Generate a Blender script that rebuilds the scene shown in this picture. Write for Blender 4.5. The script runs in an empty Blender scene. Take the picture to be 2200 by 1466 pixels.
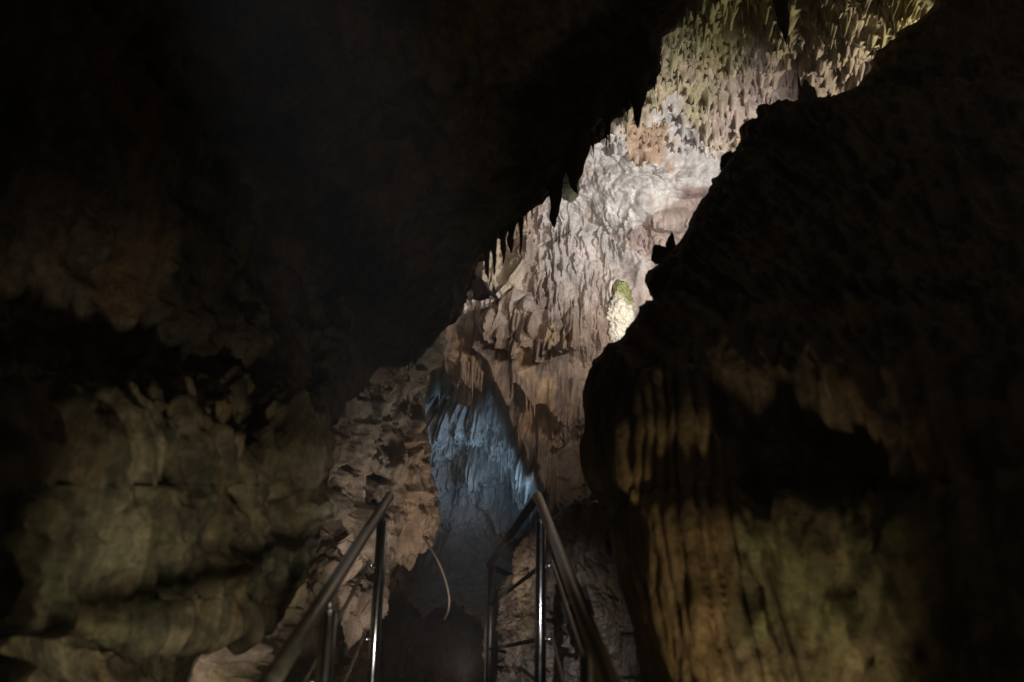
import bpy, math
import numpy as np
from mathutils import Matrix, Vector

RS = np.random.RandomState(7)
scene = bpy.context.scene
COL = scene.collection

# ------------------------------------------------------------------ camera frame
FPX = 2139.0
PITCH = math.radians(20.0); ROLL = math.radians(1.13)
CAM = np.array([0.0, 0.0, 1.7])
cp, sp = math.cos(PITCH), math.sin(PITCH)
ca, sa = math.cos(ROLL), math.sin(ROLL)
F_ = np.array([0, cp, sp]); X0 = np.array([1.0, 0, 0]); U0 = np.array([0, -sp, cp])
R_ = ca * X0 + sa * U0
U_ = -sa * X0 + ca * U0

def UP(px, py, d):
    """surveyed bearing (in photo pixels) and depth in metres -> world point"""
    px, py, d = (np.asarray(v, float) for v in (px, py, d))
    return CAM + d[..., None] * F_ + ((px - 1100) / FPX * d)[..., None] * R_ + ((733 - py) / FPX * d)[..., None] * U_

cam_d = bpy.data.cameras.new('camera'); cam = bpy.data.objects.new('camera', cam_d); COL.objects.link(cam)
cam.matrix_world = Matrix(((R_[0], U_[0], -F_[0], CAM[0]), (R_[1], U_[1], -F_[1], CAM[1]), (R_[2], U_[2], -F_[2], CAM[2]), (0, 0, 0, 1)))
cam_d.sensor_width = 36.0; cam_d.lens = 36.0 * FPX / 2200; cam_d.clip_end = 200; cam_d.clip_start = 0.05
cam_d.dof.use_dof = True; cam_d.dof.focus_distance = 10.0; cam_d.dof.aperture_fstop = 2.2
scene.camera = cam

# ------------------------------------------------------------------ noise
def _h(ix, iy, iz, seed):
    with np.errstate(over='ignore'):
        h = (ix.astype(np.uint32) * np.uint32(374761393)) ^ (iy.astype(np.uint32) * np.uint32(668265263)) ^ (iz.astype(np.uint32) * np.uint32(2246822519)) ^ np.uint32((seed * 3266489917) & 0xffffffff)
        h = (h ^ (h >> np.uint32(13))) * np.uint32(1274126177)
        h = (h ^ (h >> np.uint32(16))) * np.uint32(2654435761)
        h = h ^ (h >> np.uint32(15))
    return h.astype(np.float64) / 4294967295.0 * 2 - 1

def vn(P, seed=0):
    P = np.asarray(P, float); s = P.shape[:-1]; Q = P.reshape(-1, 3)
    I = np.floor(Q); f = Q - I; I = I.astype(np.int64); f = f * f * f * (f * (f * 6 - 15) + 10)
    out = np.zeros(len(Q))
    for a in (0, 1):
        wa = f[:, 0] if a else 1 - f[:, 0]
        for b in (0, 1):
            wb = f[:, 1] if b else 1 - f[:, 1]
            for c in (0, 1):
                wc = f[:, 2] if c else 1 - f[:, 2]
                out += wa * wb * wc * _h(I[:, 0] + a, I[:, 1] + b, I[:, 2] + c, seed)
    return out.reshape(s)

def fbm(P, o=4, seed=0, gain=0.5):
    t = 0; a = 1.0; P = np.asarray(P, float)
    for k in range(o):
        t = t + a * vn(P * (2.03 ** k) + k * 11.7, seed + k); a *= gain
    return t

def ridged(P, o=3, seed=0):
    t = 0; a = 1.0
    for k in range(o):
        t = t + a * (1 - 2 * np.abs(vn(P * (2.1 ** k) + k * 5.3, seed + k))); a *= 0.5
    return t

def sm(a, b, x):
    t = np.clip((x - a) / (b - a), 0, 1); return t * t * (3 - 2 * t)

def xyz(a, b, c=0.0):
    a, b = np.broadcast_arrays(a, b); return np.stack([a, b, np.zeros_like(a) + c], -1)

# ------------------------------------------------------------------ mesh helpers
def mesh_arrays(name, V, faces_q=None, loops=None, sizes=None, col=None, smooth=True):
    me = bpy.data.meshes.new(name)
    V = np.asarray(V, np.float32).reshape(-1, 3)
    if faces_q is not None:
        loops = np.asarray(faces_q, np.int32).ravel(); sizes = np.full(len(faces_q), 4, np.int32)
    me.vertices.add(len(V)); me.vertices.foreach_set('co', V.ravel())
    me.loops.add(len(loops)); me.loops.foreach_set('vertex_index', np.asarray(loops, np.int32))
    st = np.concatenate([[0], np.cumsum(sizes)[:-1]]).astype(np.int32)
    me.polygons.add(len(sizes)); me.polygons.foreach_set('loop_start', st)
    me.polygons.foreach_set('use_smooth', np.full(len(sizes), smooth, bool))
    if col is not None:
        at = me.attributes.new('Col', 'FLOAT_COLOR', 'POINT')
        c4 = np.ones((len(V), 4), np.float32); c4[:, :3] = np.clip(np.asarray(col).reshape(-1, 3), 0.005, 0.9)
        at.data.foreach_set('color', c4.ravel())
    me.update(calc_edges=True); me.validate()
    return me

def link(name, me, mat=None, parent=None, kind=None, label=None, cat=None, group=None):
    o = bpy.data.objects.new(name, me); COL.objects.link(o)
    if mat is not None and len(me.materials) == 0: me.materials.append(mat)
    if parent: o.parent = parent
    tag(o, label, cat, group, kind)
    return o

def tag(o, label=None, cat=None, group=None, kind=None):
    if label: o['label'] = label
    if cat: o['category'] = cat
    if group: o['group'] = group
    if kind: o['kind'] = kind

def empty(name, loc, label, cat, group=None):
    o = bpy.data.objects.new(name, None); COL.objects.link(o); o.location = loc; o.empty_display_size = 0.1
    tag(o, label, cat, group); return o

def cr1(a, n):
    a = np.asarray(a, float); K = len(a)
    p = np.concatenate([[2 * a[0] - a[1]], a, [2 * a[-1] - a[-2]]])
    t = np.linspace(0, K - 1, n); i = np.minimum(t.astype(int), K - 2)
    u = (t - i).reshape((-1,) + (1,) * (a.ndim - 1))
    p0, p1, p2, p3 = p[i], p[i + 1], p[i + 2], p[i + 3]
    return 0.5 * (2 * p1 + (p2 - p0) * u + (2 * p0 - 5 * p1 + 4 * p2 - p3) * u * u + (3 * p1 - p0 - 3 * p2 + p3) * u ** 3)

def grid2(ctrl, nr, nc):
    g = cr1(np.asarray(ctrl, float), nr)
    return np.swapaxes(cr1(np.swapaxes(g, 0, 1), nc), 0, 1)

def gnormals(P):
    du = np.gradient(P, axis=1); dv = np.gradient(P, axis=0)
    N = np.cross(du, dv); N /= np.linalg.norm(N, axis=-1, keepdims=True) + 1e-12
    return N

def gquads(nr, nc):
    i = np.arange(nr * nc).reshape(nr, nc)
    return np.stack([i[:-1, :-1], i[1:, :-1], i[1:, 1:], i[:-1, 1:]], -1).reshape(-1, 4)

def tube_mesh(name, pts, rad, n=14, closed_ends=True, merge=None):
    pts = np.asarray(pts, float); K = len(pts); rad = np.broadcast_to(np.asarray(rad, float), (K,))
    T = np.gradient(pts, axis=0); T /= np.linalg.norm(T, axis=1, keepdims=True)
    ref = np.array([0, 0, 1.0]) if abs(T[0, 2]) < 0.9 else np.array([1.0, 0, 0])
    V = []; A = np.cross(T[0], ref); A /= np.linalg.norm(A)
    for k in range(K):
        A = A - T[k] * A.dot(T[k]); A /= np.linalg.norm(A); B = np.cross(T[k], A)
        th = np.arange(n) / n * 2 * np.pi
        V.append(pts[k] + rad[k] * (np.cos(th)[:, None] * A + np.sin(th)[:, None] * B))
    V = np.concatenate(V); loops = []; sizes = []
    for k in range(K - 1):
        for j in range(n):
            loops += [k * n + j, k * n + (j + 1) % n, (k + 1) * n + (j + 1) % n, (k + 1) * n + j]; sizes.append(4)
    loops += list(range(n))[::-1]; sizes.append(n)
    loops += list(range((K - 1) * n, K * n)); sizes.append(n)
    return V, loops, sizes

def join_geo(parts):
    V = []; L = []; S = []; b = 0
    for v, l, s in parts:
        V.append(np.asarray(v)); L += [x + b for x in l]; S += list(s); b += len(v)
    return np.concatenate(V), L, S

def box_geo(c, ex, ey, ez):
    c = np.asarray(c, float); V = []
    for sx in (-1, 1):
        for sy in (-1, 1):
            for sz in (-1, 1): V.append(c + sx * ex + sy * ey + sz * ez)
    F = [(0, 1, 3, 2), (4, 6, 7, 5), (0, 4, 5, 1), (2, 3, 7, 6), (0, 2, 6, 4), (1, 5, 7, 3)]
    return np.array(V), [i for f in F for i in f], [4] * 6

# ------------------------------------------------------------------ materials
def rock_mat(name, base=None, rough=0.7, bump=0.5, bscale=1.0, spec=0.35, var=0.35, cscale=9):
    m = bpy.data.materials.new(name); m.use_nodes = True; nt = m.node_tree; N = nt.nodes; L = nt.links
    b = N['Principled BSDF']; b.inputs['Roughness'].default_value = rough
    b.inputs['Specular IOR Level'].default_value = spec
    tc = N.new('ShaderNodeTexCoord')
    geo = N.new('ShaderNodeNewGeometry')
    mp = N.new('ShaderNodeMapping'); mp.inputs['Scale'].default_value = (1, 1, 0.35); L.new(geo.outputs['Position'], mp.inputs['Vector'])
    n1 = N.new('ShaderNodeTexNoise'); n1.inputs['Scale'].default_value = cscale * bscale; n1.inputs['Detail'].default_value = 8; n1.inputs['Roughness'].default_value = 0.65
    L.new(mp.outputs['Vector'], n1.inputs['Vector'])
    n2 = N.new('ShaderNodeTexNoise'); n2.inputs['Scale'].default_value = 55 * bscale; n2.inputs['Detail'].default_value = 6; n2.inputs['Roughness'].default_value = 0.7
    L.new(geo.outputs['Position'], n2.inputs['Vector'])
    vo = N.new('ShaderNodeTexVoronoi'); vo.inputs['Scale'].default_value = 26 * bscale; L.new(geo.outputs['Position'], vo.inputs['Vector'])
    # albedo variation
    rmp = N.new('ShaderNodeMapRange'); rmp.inputs['From Min'].default_value = 0.3; rmp.inputs['From Max'].default_value = 0.7
    rmp.inputs['To Min'].default_value = 1 - var; rmp.inputs['To Max'].default_value = 1 + var * 0.6
    L.new(n1.outputs['Fac'], rmp.inputs['Value'])
    r2 = N.new('ShaderNodeMapRange'); r2.inputs['From Min'].default_value = 0.3; r2.inputs['From Max'].default_value = 0.7
    r2.inputs['To Min'].default_value = 1 - var * 0.6; r2.inputs['To Max'].default_value = 1 + var * 0.4
    L.new(n2.outputs['Fac'], r2.inputs['Value'])
    mm = N.new('ShaderNodeMath'); mm.operation = 'MULTIPLY'; L.new(rmp.outputs[0], mm.inputs[0]); L.new(r2.outputs[0], mm.inputs[1])
    vm = N.new('ShaderNodeVectorMath'); vm.operation = 'SCALE'; L.new(mm.outputs[0], vm.inputs['Scale'])
    if base is None:
        at = N.new('ShaderNodeAttribute'); at.attribute_name = 'Col'; L.new(at.outputs['Color'], vm.inputs[0])
    else:
        vm.inputs[0].default_value = base[:3]
    L.new(vm.outputs[0], b.inputs['Base Color'])
    ma = N.new('ShaderNodeMath'); ma.operation = 'MULTIPLY_ADD'; ma.inputs[1].default_value = 0.35
    L.new(n2.outputs['Fac'], ma.inputs[0]); L.new(n1.outputs['Fac'], ma.inputs[2])
    mb = N.new('ShaderNodeMath'); mb.operation = 'MULTIPLY_ADD'; mb.inputs[1].default_value = 0.12
    L.new(vo.outputs['Distance'], mb.inputs[0]); L.new(ma.outputs[0], mb.inputs[2])
    bp = N.new('ShaderNodeBump'); bp.inputs['Strength'].default_value = bump; bp.inputs['Distance'].default_value = 0.03 / bscale
    L.new(mb.outputs[0], bp.inputs['Height']); L.new(bp.outputs[0], b.inputs['Normal'])
    return m

def metal_mat(name, base, rough, metallic=1.0, aniso=0):
    m = bpy.data.materials.new(name); m.use_nodes = True; nt = m.node_tree; N = nt.nodes; L = nt.links
    b = N['Principled BSDF']; b.inputs['Metallic'].default_value = metallic
    geo = N.new('ShaderNodeNewGeometry'); n = N.new('ShaderNodeTexNoise'); n.inputs['Scale'].default_value = 30; n.inputs['Detail'].default_value = 5
    L.new(geo.outputs['Position'], n.inputs['Vector'])
    mr = N.new('ShaderNodeMapRange'); mr.inputs['To Min'].default_value = rough * 0.75; mr.inputs['To Max'].default_value = rough * 1.3
    L.new(n.outputs['Fac'], mr.inputs['Value']); L.new(mr.outputs[0], b.inputs['Roughness'])
    vm = N.new('ShaderNodeVectorMath'); vm.operation = 'SCALE'; vm.inputs[0].default_value = base
    m2 = N.new('ShaderNodeMapRange'); m2.inputs['To Min'].default_value = 0.75; m2.inputs['To Max'].default_value = 1.2
    L.new(n.outputs['Fac'], m2.inputs['Value']); L.new(m2.outputs[0], vm.inputs['Scale']); L.new(vm.outputs[0], b.inputs['Base Color'])
    if aniso:
        b.inputs['Anisotropic'].default_value = aniso; b.inputs['Anisotropic Rotation'].default_value = 0.25
        tg = N.new('ShaderNodeTangent'); tg.direction_type = 'RADIAL'; tg.axis = 'Z'; L.new(tg.outputs[0], b.inputs['Tangent'])
    return m

M_far = rock_mat('calcite_wall', None, 0.62, 0.6, 1.0, var=0.42)
M_near = rock_mat('cave_rock', None, 0.75, 0.9, 0.9, var=0.62, cscale=17)
M_flow = rock_mat('flowstone', None, 0.55, 0.7, 1.2, var=0.5)
M_stal = {
    'olive': rock_mat('olive_calcite', (0.40, 0.36, 0.22), 0.5, 0.4, 2),
    'pink': rock_mat('pink_calcite', (0.50, 0.41, 0.36), 0.5, 0.4, 2),
    'white': rock_mat('white_calcite', (0.60, 0.57, 0.55), 0.5, 0.4, 2),
    'tan': rock_mat('tan_calcite', (0.45, 0.31, 0.21), 0.5, 0.4, 2),
    'orange': rock_mat('orange_calcite', (0.48, 0.28, 0.14), 0.5, 0.4, 2),
    'pale': rock_mat('cream_calcite', (0.55, 0.46, 0.32), 0.55, 0.8, 2),
    'grey': rock_mat('grey_calcite', (0.42, 0.42, 0.42), 0.5, 0.4, 2),
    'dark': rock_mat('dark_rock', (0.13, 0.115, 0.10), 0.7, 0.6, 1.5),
}
M_steel = metal_mat('brushed_steel', (0.66, 0.66, 0.68), 0.25, aniso=0.75)
M_rail = metal_mat('dull_steel', (0.40, 0.37, 0.31), 0.42)
M_iron = metal_mat('dark_iron', (0.10, 0.095, 0.09), 0.5)
M_cable = rock_mat('pale_sleeve', (0.24, 0.195, 0.15), 0.6, 0.1, 2)
M_black = rock_mat('matte_black', (0.02, 0.02, 0.02), 0.5, 0.1, 2)

# ================================================================== FAR WALL + CEILING
# one continuous wall that leans over and becomes the lit ceiling
ys = [-260, -120, 0, 120, 250, 350, 500, 650, 800, 1000, 1200, 1400, 1750]
dsy = [7.0, 7.8, 8.6, 9.3, 10.0, 10.4, 10.6, 10.5, 10.5, 10.7, 11.0, 11.2, 11.5]
xs_ = [560, 800, 1000, 1200, 1400, 1650, 1950, 2400]
dxx = [0.6, 0.3, 0.1, 0.0, -0.1, -0.3, -0.7, -1.6]
PXA, PXB, PYA, PYB = 700, 2300, -220, 1640
nc, nr = 760, 880
px1 = np.linspace(PXA, PXB, nc); py1 = np.linspace(PYA, PYB, nr)
# denser sampling where the wall shows
px1 = np.interp(np.linspace(0, 1, nc), [0, 0.06, 0.52, 0.86, 1], [PXA, 880, 1330, 2000, PXB])
py1 = np.interp(np.linspace(0, 1, nr), [0, 0.06, 0.93, 1], [PYA, -30, 1290, PYB])
PX, PY = np.meshgrid(px1, py1)
from_y = np.interp(PY, ys, dsy)
k = np.ones(25) / 25
from_y = np.apply_along_axis(lambda v: np.convolve(np.pad(v, 12, 'edge'), k, 'valid'), 0, from_y)
D = from_y + np.interp(PX, xs_, dxx)
# recess with the blue light, deeper void low in the middle
rec = sm(0, 45, PX - 880) * sm(0, 40, (1060 + 0.5 * (PY - 800)) - PX) * sm(-40, 110, PY - (800 + 0.25 * np.abs(PX - 960)) + 30 * vn(xyz(PX / 22, PY / 60), 12)) * (1 - sm(1150, 1330, PY))
D = D + 1.9 * rec
void = sm(-40, 60, PY - (1290 + 25 * vn(xyz(PX / 30, PX * 0), 3))) * sm(790, 830, PX) * (1 - sm(1010, 1050, PX))
D = D + 2.5 * void
BS = UP(PX, PY, D - 1.9 * rec - 2.5 * void); B0 = UP(PX, PY, D)
Hh = np.zeros_like(PX)
S = xyz(PX / 100, PY / 100)
warp = fbm(S * 1.2, 3, 5) * 0.35
wallz = sm(420, 560, PY + 0.35 * (PX - 1250))        # steep wall part
ceilz = 1 - wallz
# broad relief
Hh += 0.16 * fbm(S * 0.8, 3, 21) + 0.05 * fbm(S * 2.6, 3, 22)
flute = ridged(xyz((PX + 60 * warp) / 26, PY / 150), 3, 31)
fl_amt = (0.08 + 0.92 * sm(-0.2, 0.6, fbm(S * 1.3, 3, 33))) * wallz
Hh += 0.022 * flute * fl_amt + 0.30 * rec * fbm(xyz(PX / 60, PY / 60), 4, 39)
Hh += 0.012 * ridged(xyz((PX + 40 * warp) / 9, PY / 50), 2, 37) * fl_amt
# crinkled flowstone of the pale part: tilted fine ripples
rip = ridged(xyz((PX * 0.8 + PY * 0.6 + 50 * warp) / 46, (PY * 0.8 - PX * 0.6 + 60 * warp) / 15), 3, 41)
Hh += ceilz * (0.011 * rip + 0.02 * fbm(S * 8, 3, 43))
Hh += 0.010 * fbm(S * 14, 3, 44)

def drip(cx, ty, L, w, h, wob=0.0, top=0.55):
    i0 = max(0, np.searchsorted(py1, ty - L)); i1 = min(nr, np.searchsorted(py1, ty + 1))
    ww = w + abs(wob) + 2
    j0 = max(0, np.searchsorted(px1, cx - ww)); j1 = min(nc, np.searchsorted(px1, cx + ww))
    if i1 <= i0 or j1 <= j0: return
    X = PX[i0:i1, j0:j1]; Y = PY[i0:i1, j0:j1]
    s = np.clip((Y - (ty - L)) / L, 0, 1)
    c = cx + wob * np.sin(s * 5 + cx)
    wd = w * np.clip(1 - s ** 2.2, 0.02, 1) ** 0.75
    q = np.clip(1 - ((X - c) / wd) ** 2, 0, 1)
    Hh[i0:i1, j0:j1] += h * sm(0, top, s) * np.sqrt(q)

def ledge(poly, h, L, fringe=6, seed=0, pw=1.0, soft=12):
    poly = np.array(poly, float); x0, x1 = poly[0, 0], poly[-1, 0]
    j0 = np.searchsorted(px1, x0); j1 = np.searchsorted(px1, x1)
    X = PX[:, j0:j1]; Y = PY[:, j0:j1]
    e = np.interp(X, poly[:, 0], poly[:, 1])
    t = fringe * np.maximum(0, vn(xyz(X / 7.0, X * 0), seed)) ** 0.8 * 2.0 + fringe * 0.6 * vn(xyz(X / 19.0, X * 0), seed + 1)
    e = e + t
    s = np.clip((e - Y) / L, 0, 1)
    prof = np.where(Y <= e, (1 - s ** pw) ** 1.2, 0.0)
    side = sm(0, soft, X - x0) * sm(0, soft, x1 - X)
    Hh[:, j0:j1] += h * prof * side

def blob(cx, cy, rx, ry, h, p=0.5):
    q = np.clip(1 - ((PX - cx) / rx) ** 2 - ((PY - cy) / ry) ** 2, 0, 1)
    Hh[:] = Hh + h * q ** p

def pit(cx, cy, rx, ry, h):
    q = np.clip(1 - ((PX - cx) / rx) ** 2 - ((PY - cy) / ry) ** 2, 0, 1)
    Hh[:] = Hh - h * sm(0, 0.5, q)

# named relief of the wall, from top to bottom
pit(1015, 612, 30, 34, 0.55); pit(1035, 632, 24, 18, 0.4)
ledge([(1030, 560), (1036, 600), (1050, 622), (1063, 636), (1068, 622), (1075, 646), (1084, 636), (1096, 622), (1110, 604), (1128, 575), (1150, 560)], 0.36, 160, 1.0, 49, 0.8, 16)
ledge([(935, 690), (960, 720), (975, 748), (988, 780), (1000, 800), (1022, 802), (1046, 826), (1056, 800)], 0.42, 150, 7, 51)
ledge([(1028, 735), (1046, 752), (1066, 770), (1085, 808), (1100, 836), (1107, 842), (1111, 806), (1130, 812), (1146, 828), (1152, 834), (1170, 836), (1225, 842)], 0.55, 130, 3, 53)
ledge([(1052, 700), (1072, 738), (1098, 750), (1118, 764), (1127, 742), (1152, 742), (1160, 770), (1172, 776), (1185, 744), (1215, 750), (1248, 744)], 0.5, 110, 5, 55)
for a in [(1092, 690, 34, 40, 0.22), (1138, 692, 30, 44, 0.28), (1168, 700, 26, 36, 0.22), (1200, 700, 14, 14, 0.2), (1062, 694, 22, 30, 0.18), (1110, 650, 40, 26, 0.15), (1150, 655, 26, 20, 0.14), (1232, 720, 20, 60, 0.12), (1258, 700, 12, 90, 0.1)]:
    blob(*a)
for a in [(1167, 778, 60, 8, .25), (1178, 765, 45, 6, .2), (1190, 768, 46, 4, .2), (1219, 762, 40, 4, .18), (1120, 768, 50, 4, .2), (1087, 745, 50, 5, .18), (1083, 690, 60, 6, .1), (1106, 690, 90, 5, .12)]:
    drip(*a)
ledge([(1150, 960), (1162, 958), (1175, 975), (1190, 938), (1215, 930), (1240, 925)], 0.35, 110, 8, 57)
ledge([(1180, 850), (1200, 868), (1222, 872), (1245, 850)], 0.3, 60, 3, 58)
blob(1222, 858, 20, 16, 0.3); blob(1206, 850, 14, 16, 0.25)
ledge([(895, 905), (930, 918), (965, 924), (1000, 936), (1040, 945), (1080, 958), (1120, 985), (1150, 1010)], 0.4, 120, 16, 59)
ledge([(895, 840), (925, 850), (960, 842), (1000, 856), (1030, 862)], 0.4, 90, 12, 60)
ledge([(1000, 985), (1012, 1010), (1025, 1030), (1033, 1018), (1042, 985)], 0.4, 90, 3, 61)
ledge([(1095, 1010), (1120, 1040), (1150, 1060), (1180, 1060), (1200, 1040)], 0.4, 110, 10, 62)
blob(1130, 1110, 55, 60, 0.3); blob(1220, 1060, 40, 90, 0.3); blob(940, 1060, 35, 24, 0.2)
blob(975, 1200, 60, 60, 0.7, 0.6); blob(1060, 1250, 60, 70, 0.6, 0.6); blob(900, 1240, 70, 70, 0.5, 0.6)
lowz = sm(1080, 1180, PY)
Hh += lowz * (0.16 * fbm(S * 3.2, 4, 45) + 0.05 * ridged(S * 5.5, 3, 46))
# free drips
for _ in range(420):
    cx = RS.uniform(950, 1320); ty = RS.uniform(490, 1080)
    if 1100 < cx < 1250 and 745 < ty < 850: continue
    dens = float(vn(np.array([[cx / 55, ty / 45, 3.0]]), 71)[0])
    if dens < 0.05: continue
    L = RS.uniform(14, 60) * (1 + 0.5 * dens); w = RS.uniform(1.8, 6.0)
    drip(cx, ty, L, w, RS.uniform(0.015, 0.06), RS.uniform(-4, 4))
for _ in range(120):                                   # curtain in the recess
    cx = RS.uniform(905, 1130); ty = RS.uniform(900, 1130)
    drip(cx, ty, RS.uniform(25, 90), RS.uniform(1.8, 4.5), RS.uniform(0.05, 0.16), RS.uniform(-1.5, 1.5), 0.8)
for _ in range(100):                                   # the upper drip field
    cx = RS.uniform(1140, 1480); ty = 500 + (cx - 1200) * 0.12 + RS.normal(0, 30)
    drip(cx, ty, RS.uniform(16, 46), RS.uniform(1.6, 4), RS.uniform(0.025, 0.06), RS.uniform(-4, 4))
for _ in range(70):
    cx = RS.uniform(1190, 1330); ty = RS.uniform(540, 780)
    drip(cx, ty, RS.uniform(20, 70), RS.uniform(2, 4), RS.uniform(0.015, 0.045), RS.uniform(-4, 4))
blob(1440, 475, 60, 30, 0.22, 0.8); blob(1330, 420, 110, 70, 0.25, 0.9); blob(1480, 380, 80, 50, 0.2, 0.8); blob(1400, 345, 70, 30, 0.12)
# knobbly little cones on the ceiling
for _ in range(420):
    cx = RS.uniform(1300, 2000); cy = RS.uniform(-60, 330)
    blob_r = RS.uniform(5, 16)
    i0, i1 = np.searchsorted(py1, [cy - blob_r * 0.8, cy + blob_r * 0.8]); j0, j1 = np.searchsorted(px1, [cx - blob_r, cx + blob_r])
    X = PX[i0:i1, j0:j1]; Y = PY[i0:i1, j0:j1]
    q = np.clip(1 - ((X - cx) / blob_r) ** 2 - ((Y - cy) / (blob_r * 0.8)) ** 2, 0, 1)
    Hh[i0:i1, j0:j1] += RS.uniform(0.03, 0.14) * q ** 1.3
for _ in range(900):
    cx = RS.uniform(1300, 2000); cy = RS.uniform(-60, 330); br = RS.uniform(2.6, 6.5)
    i0, i1 = np.searchsorted(py1, [cy - br * 0.9, cy + br * 0.9]); j0, j1 = np.searchsorted(px1, [cx - br, cx + br])
    X = PX[i0:i1, j0:j1]; Y = PY[i0:i1, j0:j1]
    q = np.clip(1 - ((X - cx) / br) ** 2 - ((Y - cy) / (br * 0.9)) ** 2, 0, 1)
    Hh[i0:i1, j0:j1] += RS.uniform(0.04, 0.13) * q ** 0.9
for _ in range(14):
    blob(RS.uniform(1380, 1950), RS.uniform(0, 300), RS.uniform(25, 60), RS.uniform(14, 34), RS.uniform(0.08, 0.2), 0.9)

Nf = gnormals(BS); s = np.sign((Nf * (CAM - B0)).sum(-1, keepdims=True)); Nf *= s
for _ in range(6): Nf[1:-1, 1:-1] = (Nf[:-2, 1:-1] + Nf[2:, 1:-1] + Nf[1:-1, :-2] + Nf[1:-1, 2:] + Nf[1:-1, 1:-1]) / 5
Nf /= np.linalg.norm(Nf, axis=-1, keepdims=True)
PF = B0 + Nf * Hh[..., None]
# stone colours
def mixc(c, col, m): return c * (1 - m[..., None]) + np.array(col) * m[..., None]
n1 = fbm(S * 0.9, 4, 81); n2 = fbm(S * 2.2, 4, 82); n3 = fbm(xyz(PX / 18, PY / 90), 3, 83)
cF = np.zeros(PX.shape + (3,)) + np.array([0.40, 0.30, 0.235])
cF = mixc(cF, (0.52, 0.37, 0.24), sm(0.1, 0.7, n2))
cF = mixc(cF, (0.33, 0.25, 0.21), sm(0.1, 0.8, n3) * 0.7)
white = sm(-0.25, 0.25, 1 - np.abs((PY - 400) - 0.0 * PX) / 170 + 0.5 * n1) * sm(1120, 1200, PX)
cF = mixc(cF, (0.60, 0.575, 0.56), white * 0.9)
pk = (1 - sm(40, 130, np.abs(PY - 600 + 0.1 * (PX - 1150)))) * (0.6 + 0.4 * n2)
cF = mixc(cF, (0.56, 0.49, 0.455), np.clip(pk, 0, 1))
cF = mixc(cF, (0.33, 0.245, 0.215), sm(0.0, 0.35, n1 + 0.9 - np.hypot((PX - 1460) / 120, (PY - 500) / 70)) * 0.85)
cF = mixc(cF, (0.30, 0.22, 0.20), sm(0.0, 0.35, 0.5 * n1 + 0.8 - np.hypot((PX - 1520) / 70, (PY - 425) / 30)) * 0.8)
top = 1 - sm(190, 290, PY + 60 * n1 - 0.12 * (PX - 1500))
cF = mixc(cF, (0.44, 0.35, 0.25), top)
cF = mixc(cF, (0.34, 0.31, 0.185), top * sm(-0.2, 0.4, n2 + 0.3 - 0.0 * PX) * (1 - sm(1720, 1800, PX + 0.5 * PY)))
cF = mixc(cF, (0.32, 0.31, 0.15), (1 - sm(30, 130, PY + 40 * n2)) * sm(1450, 1500, PX))
cF = mixc(cF, (0.46, 0.365, 0.315), top * sm(1600, 1720, PX + 0.6 * PY))
cF = mixc(cF, (0.43, 0.31, 0.22), sm(0.1, 0.5, n2) * (1 - sm(60, 120, np.abs(PY - 280))) * (1 - sm(1420, 1500, PX)))
cF = mixc(cF, (0.40, 0.34, 0.15), (1 - sm(60, 150, PY + 50 * n2)) * sm(1480, 1540, PX) * (0.55 + 0.35 * sm(-0.4, 0.4, n1)))
recc = sm(0.2, 0.6, rec)
cF = mixc(cF, (0.43, 0.44, 0.45), recc)
cF = mixc(cF, (0.15, 0.22, 0.15), sm(0, 0.7, 1.05 - np.hypot((PX - 940) / 52, (PY - 812) / 64) + 0.5 * n2) * (0.45 + 0.4 * sm(-0.3, 0.4, n3)))
low = sm(1070, 1290, PY + 60 * n1)
cF = mixc(cF, (0.34, 0.21, 0.14), low * (1 - sm(1060, 1130, PX)))
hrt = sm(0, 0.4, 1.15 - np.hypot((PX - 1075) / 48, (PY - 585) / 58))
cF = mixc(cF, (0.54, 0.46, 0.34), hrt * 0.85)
cF = cF * (1 + 0.12 * n2)[..., None]
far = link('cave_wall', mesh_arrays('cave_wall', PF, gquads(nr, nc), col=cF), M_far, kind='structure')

def wall_point(px, py, off=0.0):
    i = int(np.clip(np.searchsorted(py1, py), 0, nr - 1)); j = int(np.clip(np.searchsorted(px1, px), 0, nc - 1))
    return PF[i, j] + Nf[i, j] * off

# ================================================================== generic rock sheets
def rock_sheet(name, ctrl, n_r, n_c, amps, colf, mat, seed, extra=None, kind='structure', inward=None, edge_col=None, edge_w=2.0, aniso=(1, 1, 1), **kw):
    """ctrl[r][c] = (bearing x, bearing y, depth)"""
    ctrl = np.array(ctrl, float)
    W = UP(ctrl[..., 0], ctrl[..., 1], ctrl[..., 2])
    P = grid2(W, n_r, n_c); N = gnormals(P)
    uv = grid2(ctrl, n_r, n_c)
    ref = np.array([0, 0, 0.0]) if inward is None else inward
    mid = N[n_r // 2, n_c // 3].dot(CAM - P[n_r // 2, n_c // 3])
    if mid < 0: N = -N
    h = np.zeros(P.shape[:2])
    ew = 1.0
    if edge_col is not None:
        ci = np.abs(np.linspace(0, ctrl.shape[1] - 1, n_c) - edge_col)
        ew = (0.12 + 0.88 * sm(0.0, edge_w, ci))[None, :]
    for f, a, o in amps: h += a * fbm(P * f * (np.array(aniso) if f > 2 else 1), o, seed + int(f * 10)) * (ew if f < 6 else 0.4 + 0.6 * ew)
    if extra is not None: h = h + extra(P, uv) * ew
    P = P + N * h[..., None]
    c = colf(P, uv)
    me = mesh_arrays(name, P, gquads(n_r, n_c), col=c)
    o = link(name, me, mat, kind=kind, **kw)
    return o, P, N, uv

def strat(P, k=1.0):   # patchy cave-rock colouring
    a = fbm(P * 1.3 * k, 4, 91); b = fbm(P * np.array([4, 4, 1.2]) * k, 4, 92)
    return a, b

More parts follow.
